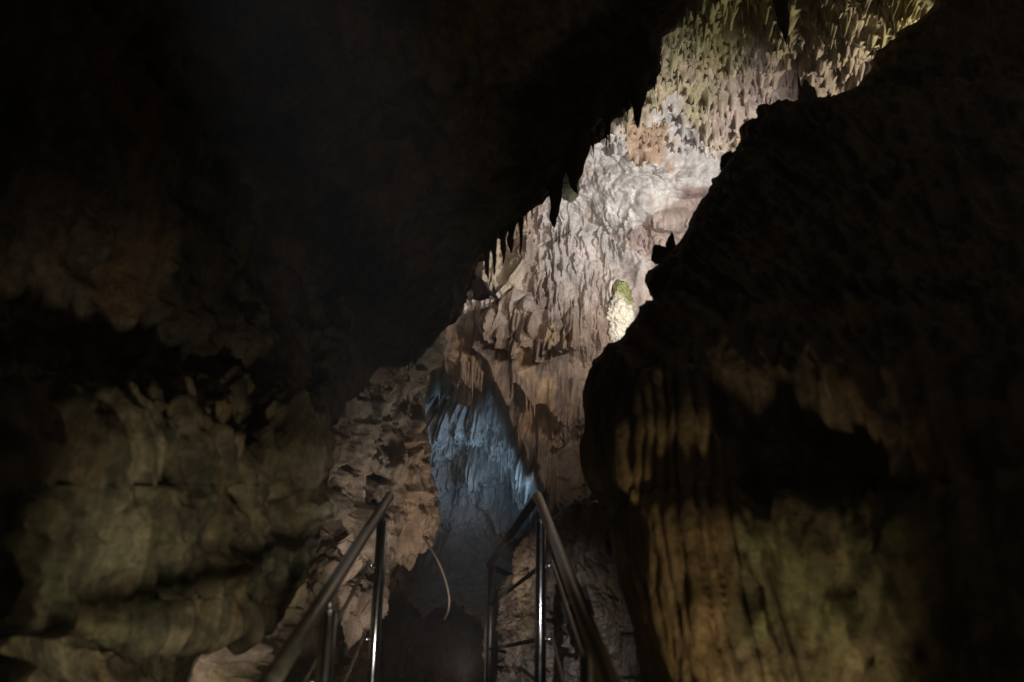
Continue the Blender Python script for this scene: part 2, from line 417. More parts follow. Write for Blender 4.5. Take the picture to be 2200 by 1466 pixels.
# ---- left overhang
edge = [(1640, -330, 5.4), (1570, -170, 5.6), (1490, -20, 5.8), (1425, 100, 5.9), (1378, 200, 6.0), (1308, 285, 6.0), (1245, 345, 6.0), (1195, 425, 6.0), (1120, 495, 6.2),
        (1040, 560, 6.4), (985, 630, 6.6), (948, 705, 6.8), (890, 765, 6.9), (820, 790, 6.8), (755, 848, 5.9), (680, 925, 5.0), (520, 950, 4.5), (330, 955, 4.0), (120, 945, 3.5), (-120, 945, 3.1), (-400, 950, 2.8)]
edge = [(x - 9, y - 15, d) if 1000 < x < 1450 else (x, y, d) for x, y, d in edge]
NEDGE = list(edge)
anch = []
for k_, (x, y, d) in enumerate(edge):
    u = k_ / (len(edge) - 1)
    ax = 700 - 1500 * u; ay = -760 + 500 * u * u; ad = 2.6 - 0.7 * u
    anch.append((ax, ay, ad))
ctrl = []
for (x, y, d), (ax, ay, ad) in zip(edge, anch):
    row = []
    # back side first
    row.append((x - 330, y - 330, d + 2.6)); row.append((x - 130, y - 120, d + 1.9)); row.append((x - 40, y - 36, d + 1.0)); row.append((x - 4, y - 4, d + 0.4))
    row.append((x, y, d)); 
    for t in (0.06, 0.16, 0.3, 0.48, 0.7, 1.0):
        dd = d + (ad - d) * t ** 0.7
        row.append((x + (ax - x) * t, y + (ay - y) * t, dd))
    row.append((ax - 900, ay - 1500, ad * 0.62)); row.append((ax - 2600, ay - 4200, ad * 0.36))
    ctrl.append(row)
def col_over(P, uv):
    a, b = strat(P)
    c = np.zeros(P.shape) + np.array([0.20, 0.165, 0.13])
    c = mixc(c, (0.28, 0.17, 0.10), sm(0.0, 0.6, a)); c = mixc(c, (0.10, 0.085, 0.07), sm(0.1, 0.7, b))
    e = np.exp(-(np.hypot((uv[..., 0] - 1100) / 70, (uv[..., 1] - 510) / 60)) ** 2)
    e2 = np.exp(-(np.hypot((uv[..., 0] - 1217) / 30, (uv[..., 1] - 385) / 60)) ** 2)
    return mixc(c, (0.20, 0.30, 0.16), np.clip(e * 0.9 + e2, 0, 1))
def ex_over(P, uv):
    return 0.05 * ridged(P * np.array([3.2, 3.2, 0.9]), 3, 17)
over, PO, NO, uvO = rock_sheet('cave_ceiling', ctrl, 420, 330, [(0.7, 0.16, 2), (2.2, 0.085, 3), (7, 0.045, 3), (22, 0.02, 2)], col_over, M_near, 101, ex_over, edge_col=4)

# ---- near left wall under the overhang
rows = []
for y, e in [(690, 720), (800, 712), (880, 694), (960, 684), (1040, 680), (1100, 678), (1170, 664), (1230, 640), (1290, 604), (1350, 566), (1400, 440), (1450, 400), (1560, 380), (1800, 330)]:
    bul = 0.0 if y < 1330 else -0.1
    rc = 1.7 * (1 - sm(680, 950, y)) 
    rows.append([(-4200, y - 900 * (y < 900) + 1500 * (y > 1500), 0.85), (-1700, y - 300 * (y < 900) + 500 * (y > 1500), 1.2 + 0.6 * rc), (-700, y, 1.5 + rc), (-330, y, 1.9 + rc), (-60, y, 2.3 + rc), (min(180, e - 330), y, 2.8 + rc), (min(360, e - 190), y, 3.2 + rc), (min(500, e - 90), y, 3.6 + bul + rc), (e - 34, y, 3.95 + bul + rc), (e - 5, y, 4.2 + bul + rc), (e, y, 4.5 + rc), (e - 20, y - 6, 5.3 + rc), (e - 130, y - 20, 6.3 + rc), (e - 300, y - 30, 7.2 + rc)])
def col_lw(P, uv):
    a, b = strat(P, 1.4); m = fbm(P * 6, 4, 97); q = fbm(P * 13, 3, 98)
    c = np.zeros(P.shape) + np.array([0.28, 0.232, 0.155])
    c = mixc(c, (0.30, 0.21, 0.11), sm(-0.1, 0.9, a + 0.5 * m)); c = mixc(c, (0.12, 0.10, 0.07), sm(0.05, 0.6, b + 0.6 * m) * 0.8)
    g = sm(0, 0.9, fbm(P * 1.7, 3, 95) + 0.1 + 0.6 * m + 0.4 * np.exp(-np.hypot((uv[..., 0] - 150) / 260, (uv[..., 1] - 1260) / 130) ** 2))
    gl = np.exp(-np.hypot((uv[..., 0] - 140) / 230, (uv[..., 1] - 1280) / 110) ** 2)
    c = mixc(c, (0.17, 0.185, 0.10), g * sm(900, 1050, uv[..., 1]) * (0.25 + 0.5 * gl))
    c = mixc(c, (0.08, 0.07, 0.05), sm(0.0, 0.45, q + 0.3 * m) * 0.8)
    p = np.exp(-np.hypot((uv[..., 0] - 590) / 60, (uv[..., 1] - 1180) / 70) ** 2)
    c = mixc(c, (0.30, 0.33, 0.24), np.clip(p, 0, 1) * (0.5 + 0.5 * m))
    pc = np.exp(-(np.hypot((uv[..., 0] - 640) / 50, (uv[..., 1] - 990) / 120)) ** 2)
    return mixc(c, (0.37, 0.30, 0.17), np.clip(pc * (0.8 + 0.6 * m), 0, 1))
def ex_lw(P, uv):
    x, y = uv[..., 0], uv[..., 1]
    w = 0.12 * fbm(P * 2.5, 3, 18)[..., None]
    f = ridged((P + w) * np.array([5.0, 5.0, 0.9]), 3, 19) * (0.35 + 0.65 * sm(380, 560, x)) * (1 - 0.75 * sm(1080, 1220, y))
    hole = 0
    for cx, cy, rx, ry, dp in [(480, 1040, 40, 54, .13), (592, 1120, 20, 46, .15), (540, 905, 26, 40, .08), (350, 1000, 40, 26, .06), (430, 1180, 30, 22, .06), (520, 960, 14, 50, .08)]:
        qx = x + 16 * vn(P * 6, 51); qy = y + 16 * vn(P * 6, 52)
        hole = hole + dp * np.exp(-(np.hypot((qx - cx) / rx, (qy - cy) / ry)) ** 2)
    col = 0.07 * np.exp(-((x - 642 - 0.05 * (y - 1000)) / 24) ** 2) * sm(860, 930, y) * (1 - sm(1090, 1150, y))
    col = col + 0.09 * np.exp(-((x - 600) / 12) ** 2) * sm(880, 930, y) * (1 - sm(1040, 1090, y))
    shelf = 0.10 * sm(1340, 1372, y) * (1 - sm(1395, 1440, y))
    return 0.05 * f - hole + col - shelf + 0.03 * fbm(P * np.array([15, 15, 9]), 3, 24) + 0.012 * ridged(P * 11, 2, 25)
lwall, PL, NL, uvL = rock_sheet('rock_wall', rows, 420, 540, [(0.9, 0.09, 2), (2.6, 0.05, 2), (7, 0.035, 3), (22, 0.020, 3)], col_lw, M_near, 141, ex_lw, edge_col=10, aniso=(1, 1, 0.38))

# ---- farther left wall with the orange pillar end
rows = []
for y, e, dd in [(690, 905, 8.2), (760, 902, 8.2), (830, 898, 8.2), (900, 908, 8.1), (960, 914, 8.1), (1020, 912, 8.0), (1080, 910, 8.0), (1130, 908, 8.0), (1158, 896, 8.05), (1180, 872, 8.4), (1215, 850, 8.7), (1260, 830, 8.6), (1300, 815, 8.0), (1350, 760, 7.2), (1420, 700, 6.7), (1500, 660, 6.5), (1650, 620, 6.4)]:
    k2 = sm(1180, 1350, y)
    rows.append([(120, y, 5.3 - 0.5 * k2), (420, y, 5.9 - 0.6 * k2), (560, y, 6.6 - 0.7 * k2), (640, y, 7.2 - 0.9 * k2), (0.55 * 640 + 0.45 * e, y, 7.7 - 0.9 * k2), (e - 60, y, dd - 0.12), (e - 18, y, dd), (e - 2, y, dd + 0.2), (e, y, dd + 0.6), (e - 10, y, dd + 1.5), (e - 50, y, dd + 2.6), (e - 120, y, dd + 3.6)])
def col_fw(P, uv):
    x, y = uv[..., 0], uv[..., 1]
    a, b = strat(P, 1.6)
    c = np.zeros(P.shape) + np.array([0.35, 0.28, 0.225])
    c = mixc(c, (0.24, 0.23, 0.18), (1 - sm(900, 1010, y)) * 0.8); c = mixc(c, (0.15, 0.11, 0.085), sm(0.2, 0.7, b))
    c = mixc(c, (0.47, 0.40, 0.35), sm(0.35, 0.8, a) * 0.8)
    pil = sm(825, 860, x) * sm(900, 960, y)
    c = mixc(c, (0.45, 0.32, 0.22), pil * 0.8)
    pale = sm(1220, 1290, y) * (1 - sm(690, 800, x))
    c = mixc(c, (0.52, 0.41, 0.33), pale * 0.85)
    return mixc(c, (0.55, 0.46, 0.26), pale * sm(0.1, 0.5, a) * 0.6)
def ex_fw(P, uv):
    x, y = uv[..., 0], uv[..., 1]
    f = ridged(P * np.array([7, 7, 1.1]), 3, 29) * (1 - sm(1120, 1230, y))
    x = x + 14 * fbm(P * 4.5, 3, 44); y = y + 12 * fbm(P * 4.5, 3, 45)
    h = 0.06 * f + 0.06 * ridged(P * np.array([3, 3, 2.2]), 3, 27) - 0.16 * sm(0.25, 0.6, fbm(P * np.array([3.2, 3.2, 3.8]), 3, 28)) + 0.035 * ridged(P * np.array([12, 12, 3.5]), 3, 26)
    for cx, cy, r in [(728, 1185, 60), (690, 1235, 50), (665, 1085, 40), (770, 1120, 50), (610, 1400, 60), (500, 1420, 60)]:
        h = h + 0.2 * np.clip(1 - ((x - cx) / r) ** 2 - ((y - cy) / (r * 0.75)) ** 2, 0, 1) ** 0.6
    for cx, cy, rx, ry in [(640, 1330, 18, 14), (580, 1372, 9, 10), (565, 1432, 20, 16), (484, 1452, 16, 30), (640, 1290, 60, 5), (800, 1030, 40, 12), (730, 1010, 16, 14)]:
        h = h - 0.3 * np.clip(1 - ((x - cx) / rx) ** 2 - ((y - cy) / ry) ** 2, 0, 1) ** 0.5
    return h
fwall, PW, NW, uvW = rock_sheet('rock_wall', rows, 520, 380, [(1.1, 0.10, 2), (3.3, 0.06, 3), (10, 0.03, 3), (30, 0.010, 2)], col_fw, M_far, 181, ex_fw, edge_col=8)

# ---- right flowstone mass
edge = [(2260, -330, 7.2), (2120, -160, 7.3), (1995, 20, 7.3), (1935, 70, 7.1), (1885, 115, 7.0), (1838, 185, 6.9), (1765, 222, 6.8), (1690, 238, 6.7), (1625, 252, 6.6), (1586, 270, 6.5), (1590, 305, 6.3), (1548, 365, 6.1), (1500, 432, 5.9), (1468, 492, 5.7), (1420, 560, 5.5), (1372, 598, 5.4), (1388, 655, 5.4),
        (1335, 718, 5.2), (1272, 775, 5.0), (1246, 835, 4.9), (1246, 900, 4.8), (1242, 960, 4.8), (1244, 1020, 4.7), (1275, 1065, 4.6), (1308, 1110, 4.5), (1318, 1200, 4.3), (1345, 1290, 4.1), (1372, 1390, 3.9), (1390, 1480, 3.8), (1400, 1650, 3.7), (1420, 1900, 3.6)]
edge = [(x + (14 if 560 < y < 1030 else 6), y + (4 if y < 500 else 0), d) for x, y, d in edge]
ctrl = []
for (x, y, d) in edge:
    offs = [22, 70, 120, 200, 330, 520, 800, 1300, 2300, 4600]; drp = [0.22, 0.65, 0.95, 1.25, 1.5, 1.8, 2.1, 2.6, 3.3, 4.3]
    nb = float(np.interp(y, [600, 750, 900, 1070, 1110, 1480, 1900], [3.7, 3.3, 3.12, 3.05, 2.9, 2.66, 2.5])); lw = float(sm(540, 780, np.array(float(y))))
    lo_ = [d * 0.66 + nb * 0.34, d * 0.25 + nb * 0.75, nb + 0.02, nb - 0.05, nb - 0.06, nb - 0.25, nb - 0.65, nb - 1.0, nb - 1.4, nb - 1.75]
    ctrl.append([(x + 520, y - 30, d + 0.8), (x + 230, y - 16, d + 0.7), (x + 70, y - 6, d + 0.5), (x + 10, y - 1, d + 0.22), (x, y, d)] +
                [(x + o_, y, (1 - lw) * max(d - q_, 1.5 + 0.1 * (7 - i_) - 0.15 * max(i_ - 7, 0)) + lw * l_) for i_, (o_, q_, l_) in enumerate(zip(offs, drp, lo_))])
def col_r(P, uv):
    x, y = uv[..., 0], uv[..., 1]
    a, b = strat(P, 1.5)
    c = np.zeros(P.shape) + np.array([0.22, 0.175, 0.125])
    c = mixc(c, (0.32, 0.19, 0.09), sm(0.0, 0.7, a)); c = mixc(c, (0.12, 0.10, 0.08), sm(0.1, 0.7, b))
    c = mixc(c, (0.36, 0.25, 0.12), sm(1340, 1400, x) * (1 - sm(1545, 1600, x)) * sm(820, 980, y) * 0.7)
    g = sm(1540, 1620, x) * sm(1060, 1110, y); m = fbm(P * 9, 4, 97)
    c = mixc(c, (0.25, 0.21, 0.12), g * 0.8); c = mixc(c, (0.17, 0.19, 0.09), g * sm(-0.2, 0.8, fbm(P * 3, 3, 96) + 0.7 * m) * 0.7); c = mixc(c, (0.11, 0.09, 0.06), g * sm(0.1, 0.5, fbm(P * 16, 3, 99)) * 0.6)
    return c
GRV = [1318, 1346, 1372, 1392, 1408, 1430, 1452, 1486, 1516, 1556, 1610, 1650, 1720, 1770]
def ex_r(P, uv):
    x, y = uv[..., 0], uv[..., 1]
    lo = sm(720, 860, y)
    xs2 = x - 0.00026 * np.maximum(y - 900, 0) ** 2 + 5 * vn(xyz(y / 90, x / 200), 6) - 0.05 * np.minimum(y - 900, 0)
    fl = np.zeros_like(x)
    for g0, g1 in zip(GRV[:-1], GRV[1:]):
        c = (g0 + g1) / 2; hw = (g1 - g0) / 2
        fl += (0.4 + 0.6 * (hw / 20)) * np.sqrt(np.clip(1 - ((xs2 - c) / hw) ** 2, 0, 1))
    am = 0.055 * (1 - 0.8 * sm(1550, 1620, x))
    h = am * fl * lo
    h += 0.022 * ridged(xyz((x - 0.35 * y) / 70, (y + 0.3 * x) / 800), 2, 63) * sm(1560, 1700, x)
    h += 0.03 * ridged(xyz((x + 0.5 * y) / 160, (y - 0.75 * x) / 34), 3, 64) * (1 - lo)
    shade_hol = sm(1525, 1575, xs2 + 34 * vn(xyz(y / 75, x * 0), 78)) * (1 - sm(1800, 1950, x)) * sm(740, 900, y + 0.3 * (1560 - x) + 30 * vn(xyz(x / 26, y / 200), 77)) * (1 - sm(1050, 1095, y + 14 * vn(P * 5, 3)))
    h -= 0.21 * shade_hol  # hollow shaped into the rock to make the shaded band
    h += 0.02 * fbm(P * np.array([14, 14, 7]), 3, 66) * sm(1540, 1600, x) * sm(1060, 1100, y)
    sh = np.exp(-((y - 690 - 10 * vn(P * 3, 8)) / 22) ** 2) * sm(1270, 1330, x) * (1 - sm(1600, 1700, x))
    h += 0.07 * sh
    return h
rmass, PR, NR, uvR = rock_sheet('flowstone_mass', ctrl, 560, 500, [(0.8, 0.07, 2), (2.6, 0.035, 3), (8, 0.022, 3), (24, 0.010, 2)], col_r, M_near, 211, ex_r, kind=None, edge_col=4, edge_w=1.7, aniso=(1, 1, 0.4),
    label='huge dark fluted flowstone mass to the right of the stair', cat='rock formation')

# ---- rippled mound behind the right rail
top_ = [(1090, 1262, 8.6), (1150, 1190, 7.6), (1195, 1136, 6.9), (1240, 1106, 6.4), (1280, 1086, 6.1), (1310, 1076, 5.9), (1380, 1066, 5.9), (1480, 1060, 6.2)]
ctrl = [[(x, y + 30, d + 1.6) for x, y, d in top_], [(x, y + 4, d + 0.7) for x, y, d in top_], top_]
for dy, k3 in [(30, 0.28), (90, 0.45), (180, 0.6), (280, 0.75), (400, 0.9), (620, 1.1)]:
    ctrl.append([(x - (0 if x > 1180 else 12 * k3), y + dy * (1.0 if x > 1180 else 0.9), d - 0.55 * k3 + 0.08 * (dy > 300)) for x, y, d in top_])
def col_m(P, uv):
    a, b = strat(P, 2)
    c = np.zeros(P.shape) + np.array([0.34, 0.26, 0.205]); c = mixc(c, (0.24, 0.18, 0.11), sm(0, .6, a)); c = mixc(c, (0.16, 0.12, 0.09), sm(.2, .7, b))
    return mixc(c, (0.44, 0.36, 0.31), sm(1320, 1420, uv[..., 1]) * .6)
def ex_m(P, uv):
    x, y = uv[..., 0], uv[..., 1]
    up = 1 - sm(1240, 1330, y - 0.4 * (x - 1250))
    fl = ridged(P * np.array([6, 6, 0.8]), 2, 71)
    rp = ridged(P * np.array([2.2, 2.2, 9]) + 0.3 * fbm(P * 3, 2, 73)[..., None], 3, 74)
    return 0.045 * fl * up + 0.035 * rp * (1 - up) + 0.02 * rp
mound, PM, NM, uvM = rock_sheet('flowstone_mound', ctrl, 360, 300, [(1.2, 0.07, 2), (3.5, 0.045, 3), (11, 0.02, 3), (32, 0.008, 2)], col_m, M_flow, 251, ex_m, kind=None,
    label='brown rippled flowstone mound behind the right handrail, in front of the dark right rock mass', cat='rock formation')

# ---- cave floor
gx, gy = np.meshgrid(np.linspace(-9, 9, 140), np.linspace(-6, 15, 150))
gz = np.interp(gy, [-6, -1, 0, 5.2, 9, 15], [-0.15, -0.1, -0.05, 1.1, 1.3, 1.5])
FP = np.stack([gx, gy, gz], -1)
FP[..., 2] += 0.10 * fbm(FP * 0.9, 3, 301) + 0.03 * fbm(FP * 4, 3, 302) + 0.12 * np.clip(np.abs(gx) - 0.7, 0, 3)
a, b = strat(FP)
cfl = mixc(np.zeros(FP.shape) + np.array([0.16, 0.12, 0.09]), (0.09, 0.07, 0.055), sm(0, .6, b))
link('cave_floor', mesh_arrays('cave_floor', FP, gquads(150, 140), col=cfl), M_near, kind='structure')

# ================================================================== stalactites
def stal_geo(L, r0, seed, n=12, m=14, bend=0.0, blunt=0.15, up=False, taper=1.1):
    rs = np.random.RandomState(seed); ph = rs.uniform(0, 6.28, 3)
    V = []
    for k2 in range(m + 1):
        t = k2 / m
        r = r0 * ((1 - t) ** taper * (1 - blunt) + blunt * (1 - t) ** 0.35) + r0 * 0.5 * math.exp(-t * 14)
        r *= 1 + 0.10 * math.sin(9 * t + ph[0]) + 0.06 * math.sin(21 * t + ph[1])
        r = max(r, r0 * 0.02)
        cx = bend * L * t * t + 0.02 * L * math.sin(4 * t + ph[2]); cy = 0.02 * L * math.sin(5 * t + ph[0])
        for j in range(n):
            th = j / n * 2 * math.pi
            q = r * (1 + 0.14 * math.sin(3 * th + ph[1] + 2 * t) + 0.08 * math.sin(5 * th + ph[2]))
            z = -L * t
            V.append((cx + q * math.cos(th), cy + q * math.sin(th), -z if up else z))
    lo = []; sz = []
    for k2 in range(m):
        for j in range(n):
            q = [k2 * n + j, k2 * n + (j + 1) % n, (k2 + 1) * n + (j + 1) % n, (k2 + 1) * n + j]
            lo += q if up else q[::-1]; sz.append(4)
    cap0 = list(range(n)); cap1 = list(range(m * n, m * n + n))
    lo += (cap0[::-1] if up else cap0); sz.append(n); lo += (cap1 if up else cap1[::-1]); sz.append(n)
    return np.array(V), lo, sz

_proto = {}
def stal_obj(name, loc, L, r, mk, seed, label, group=None, cat='stalactite', tilt=(0, 0)):
    key = (mk, seed % 7)
    if key not in _proto:
        g = stal_geo(1.0, 0.13, 900 + seed % 7, bend=(seed % 7 - 3) * 0.02)
        me = mesh_arrays('stalactite', *[g[0]], loops=g[1], sizes=g[2]); me.materials.append(M_stal[mk]); _proto[key] = me
    o = bpy.data.objects.new(name, _proto[key]); COL.objects.link(o)
    o.location = loc; o.scale = (r / 0.13, r / 0.13, L); o.rotation_euler = (tilt[0], tilt[1], seed * 1.3)
    tag(o, label, cat, group); return o

def big_stal(name, x0, y0, x1, y1, d, w, mk, label, cat='stalactite', blunt=0.15, seed=1, sink=0.08, n=18, m=24, up=False, group=None):
    """hangs from bearing (x0,y0) down to (x1,y1) at depth d; w = width in photo pixels at the root"""
    A = UP(x0, y0, d); Bq = UP(x1, y1, d)
    a_ = A - CAM; kk = (733 - y1) / FPX; L = abs((a_.dot(U_) - kk * a_.dot(F_)) / (U_[2] - kk * F_[2]))
    r = w / FPX * d / 2
    g = stal_geo(L + sink, r, seed, n, m, 0.0, blunt, up, 0.72)
    V = g[0].copy(); V = V + 0.16 * r * np.stack([vn(V * (3 / r) * 0.4 + seed, 5), vn(V * (3 / r) * 0.4 + seed, 6), 0 * V[:, 0]], -1)
    o = link(name, mesh_arrays(name, V, loops=g[1], sizes=g[2]), M_stal[mk], label=label, cat=cat, group=group)
    o.location = A + np.array([0, 0, -sink if up else sink]); return o

# hanging from the overhang's rim
for i, (x0, y0, x1, y1, w, sd, lab) in enumerate([
    (1366, 130, 1371, 266, 34, 1, 'long dark pointed stalactite hanging from the upper rim of the left overhang'),
    (1399, 70, 1404, 184, 22, 2, 'slim dark stalactite nearest the top on the rim of the left overhang'),
    (1240, 270, 1241, 405, 50, 3, 'broad blunt dark stalactite on the overhang rim beside a mossy green patch'),
    (1192, 370, 1194, 483, 36, 4, 'dark fang shaped stalactite silhouetted against the brightest white wall'),
    (1310, 235, 1310, 308, 8, 5, 'short dark spike stalactite just left of a pair on the overhang rim'),
    (1300, 240, 1301, 320, 7, 6, 'thin dark needle stalactite on the overhang rim above the orange stain'),
    (1274, 280, 1275, 326, 9, 7, 'tiny dark stalactite above the broad blunt one on the overhang rim'),
    (1345, 195, 1346, 242, 14, 8, 'small dark tooth stalactite beside the long pointed one on the overhang rim'),
    (1049, 530, 1049, 594, 16, 9, 'dark stubby stalactite over the pale heart shaped draperies'),
    (1062, 520, 1061, 583, 12, 10, 'narrow dark stalactite over the gap between two pale draperies'),
    (1083, 500, 1083, 558, 14, 11, 'dark twin stalactite below the green tinged rim patch'),
    (1100, 480, 1101, 536, 18, 12, 'dark triangular stalactite below the green tinged rim patch'),
    (1118, 478, 1119, 540, 9, 13, 'dark thin stalactite at the right end of the green tinged rim patch'),
    (972, 600, 981, 655, 12, 14, 'short grey stalactite at the lowest bright corner of the overhang rim')]):
    dd = 5.95 if x0 > 1150 else 6.25 if x0 > 1000 else 6.6
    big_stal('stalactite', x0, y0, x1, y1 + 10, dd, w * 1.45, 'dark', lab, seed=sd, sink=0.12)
for i in range(36):
    t = RS.uniform(0.16, 0.66); e = cr1(np.array(NEDGE), 400)[int(t * 399)]
    x0 = e[0] + RS.normal(0, 5) - 4; y0 = e[1] - RS.uniform(8, 26)
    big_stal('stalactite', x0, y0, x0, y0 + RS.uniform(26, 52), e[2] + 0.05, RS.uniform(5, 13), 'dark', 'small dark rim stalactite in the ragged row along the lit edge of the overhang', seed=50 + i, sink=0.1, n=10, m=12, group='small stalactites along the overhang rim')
big_stal('stalactite', 1664, -90, 1684, 92, 7.4, 54, 'dark', 'big unlit stalactite hanging across the top edge of the yellow green ceiling', seed=21, blunt=0.3)

# ceiling: little stalactites in three colours
def inside(px, py):
    e = np.interp(py, [-40, 0, 130, 230, 300], [1500, 1480, 1425, 1375, 1310]); r = np.interp(py, [-40, 20, 110, 190, 240, 300], [2030, 1990, 1890, 1830, 1650, 1590])
    return e + 4 < px < r - 2
cnt = 0; tries = 0
while cnt < 165 and tries < 5000:
    tries += 1
    px = RS.uniform(1310, 2000); py = RS.uniform(-45, 300)
    if not inside(px, py): continue
    if py > 190 and RS.rand() < 0.45: continue
    Lp = RS.uniform(10, 30) * (1.5 if RS.rand() < 0.12 else 1) * (0.75 if py > 190 else 1)
    p = wall_point(px, py, -0.01); d = (p - CAM).dot(F_)
    L = Lp / FPX * d / 0.85; r = RS.uniform(1.6, 3.4) / FPX * d
    if RS.rand() < 0.15: r *= 1.8
    if px + 0.6 * py > 1760 and py > 70: mk, lab, grp = 'pink', 'small pinkish stalactite on the lit ceiling beside the dark right ridge', 'pinkish ceiling stalactites'
    elif py < 170: mk, lab, grp = 'olive', 'small yellow green stalactite among those covering the lit ceiling at the top', 'yellow green ceiling stalactites'
    else: mk, lab, grp = 'tan', 'tiny brown stalactite among those on the ceiling between olive and white rock', 'brown ceiling stalactites'
    stal_obj('stalactite', p, L, r, mk, cnt, lab, grp, tilt=(RS.normal(0, .08), RS.normal(0, .08))); cnt += 1
# blue recess curtain
for i in range(42):
    px = RS.uniform(920, 1120); py = 850 + (px - 915) * 0.35 + RS.uniform(-20, 110)
    p = wall_point(px, py, 0.0); d = (p - CAM).dot(F_)
    stal_obj('stalactite', p + np.array([0, -0.03, 0.02]), RS.uniform(16, 50) / FPX * d, RS.uniform(1.2, 2.6) / FPX * d, 'grey', i, 'thin blue grey stalactite in the curtain inside the blue lit recess', 'blue recess stalactites')
# tan columns under the tooth ledge
for i, (px, y0, y1, w) in enumerate([(1117, 806, 950, 10), (1127, 812, 890, 5), (1133, 818, 905, 6), (1141, 822, 880, 6), (1149, 830, 900, 5), (1157, 836, 872, 6), (1166, 838, 895, 4), (1176, 842, 885, 5)]):
    p = wall_point(px, y0, 0.02); d = (p - CAM).dot(F_)
    stal_obj('stalactite', p + np.array([0, 0.05, 0.05]), (y1 - y0) / FPX * d * 1.05, w / 2 / FPX * d * 1.2, 'orange' if i in (0, 2, 4) else 'tan', i,
             'longest thin orange brown stalactite dangling under the pointed rock ledge' if i == 0 else 'orange brown stalactite in the short row under the pointed rock ledge', None if i == 0 else 'row under the pointed ledge')
for i, (px, y0, y1, w) in enumerate([(1029, 770, 860, 9), (1041, 790, 832, 5), (1046, 795, 838, 5), (1022, 780, 822, 4)]):
    p = wall_point(px, y0, 0.03); d = (p - CAM).dot(F_)
    stal_obj('stalactite', p + np.array([0, -0.02, 0.03]), (y1 - y0) / FPX * d * 1.05, w / 2 / FPX * d * 1.2, 'tan', i + 2, 'slender tan stalactite above the left end of the blue lit recess', 'slender tan stalactites')
for i in range(9):
    px = 958 + i * 5.2; p = wall_point(px, 700 + i * 3, 0.02); d = (p - CAM).dot(F_)
    stal_obj('stalactite', p, RS.uniform(30, 60) / FPX * d, RS.uniform(2, 3.4) / FPX * d, 'orange', i, 'orange stalactite in the little fringe where overhang meets the lit wall', 'orange fringe stalactites')

# ================================================================== stalagmites and rocks on the right ridge
def lump(name, cx, cy, wpx, hpx, d, mk_or_col, lab, cat, seed, depth_k=0.9, top_col=None, cob=0.0, taper=0.15):
    n, m = 72, 90; V = []; C = []
    k2 = d / FPX
    for i in range(m + 1):
        t = i / m
        a = math.sin(math.pi * min(max(t, 0.0), 1)) ** 0.42 if 0 < t < 1 else 0.02
        a *= (1 - taper * (1 - t))
        for j in range(n):
            th = 2 * math.pi * j / n
            V.append(UP(cx + a * math.cos(th) * wpx / 2, cy - hpx / 2 + hpx * t, d + a * math.sin(th) * wpx / 2 * depth_k * k2))
    V = np.array(V).reshape(m + 1, n, 3); cen = V.mean((0, 1)); Nn = V - cen; Nn /= np.linalg.norm(Nn, axis=-1, keepdims=True)
    rr = wpx * k2 / 2
    h = rr * (0.16 * fbm(V / rr * 0.9, 2, seed) + 0.05 * fbm(V / rr * 4, 3, seed + 3))
    if cob: h = h + cob * rr * np.abs(vn(V / rr * 6.5, seed + 9)) ** 0.5 - cob * rr * 0.3
    V = V + Nn * (1.6 * h)[..., None]
    t = np.linspace(0, 1, m + 1)[:, None] + 0.1 * vn(V / rr * 2, seed + 5)
    c = np.zeros(V.shape) + np.array(mk_or_col)
    if top_col is not None: c = mixc(c, top_col, 1 - sm(0.18, 0.34, t))
    i = np.arange((m + 1) * n).reshape(m + 1, n); j2 = np.roll(i, -1, 1)
    q = np.stack([i[:-1], i[1:], j2[1:], j2[:-1]], -1).reshape(-1, 4)
    return link(name, mesh_arrays(name, V, q, col=c), M_flow, label=lab, cat=cat)
lump('stalagmite', 1336, 676, 66, 140, 7.8, (0.50, 0.49, 0.42), 'pale knobbly stalagmite with a mossy green cap behind the dark right ridge', 'stalagmite', 401, 0.9, (0.23, 0.26, 0.11), 0.12, 0.25)
lump('stalagmite', 1731, 212, 56, 90, 7.2, (0.30, 0.24, 0.22), 'blunt pinkish stalagmite standing on top of the right ridge', 'stalagmite', 403, 0.8, taper=0.5)
big_stal('stalagmite', 1719, 235, 1722, 152, 7.3, 12, 'dark', 'thin dark stalagmite spike standing against the blunt pinkish one', 'stalagmite', seed=31, up=True)
lump('boulder', 1648, 247, 46, 40, 6.9, (0.16, 0.13, 0.11), 'dark rounded boulder on the right ridge left of the blunt stalagmite', 'boulder', 405)
lump('boulder', 1692, 238, 44, 34, 7.0, (0.20, 0.16, 0.14), 'small dark boulder between the rounded boulder and the blunt stalagmite', 'boulder', 406)
lump('boulder', 1565, 356, 36, 56, 6.3, (0.12, 0.10, 0.09), 'upright dark knob of rock on the right ridge before the grey lit wall', 'boulder', 407, taper=0.2)
lump('boulder', 1418, 546, 44, 44, 6.0, (0.12, 0.10, 0.09), 'round dark knob at the foot of the spike on the right ridge', 'boulder', 408)
big_stal('stalagmite', 1443, 535, 1424, 498, 6.0, 30, 'dark', 'short dark pointed stalagmite spike beside a round knob on the right ridge', 'stalagmite', seed=33, up=True, blunt=0.05)
lump('mossy_rock', 1222, 385, 46, 90, 7.6, (0.42, 0.44, 0.33), 'green and white mossy rock knob lit between two dark fangs of the overhang rim', 'mossy rock', 421, 0.8, (0.22, 0.30, 0.10), 0.2)
# pale stones low on the left
lump('boulder', 736, 1396, 24, 34, 5.9, (0.48, 0.46, 0.44), 'small pale egg shaped stone seen behind the left handrail', 'boulder', 409)
# fluted formation behind the far rail post
lump('stalagmite', 1072, 1400, 92, 260, 8.9, (0.42, 0.30, 0.20), 'tan fluted stalagmite behind the dark landing post', 'stalagmite', 411, 0.7, taper=0.55)

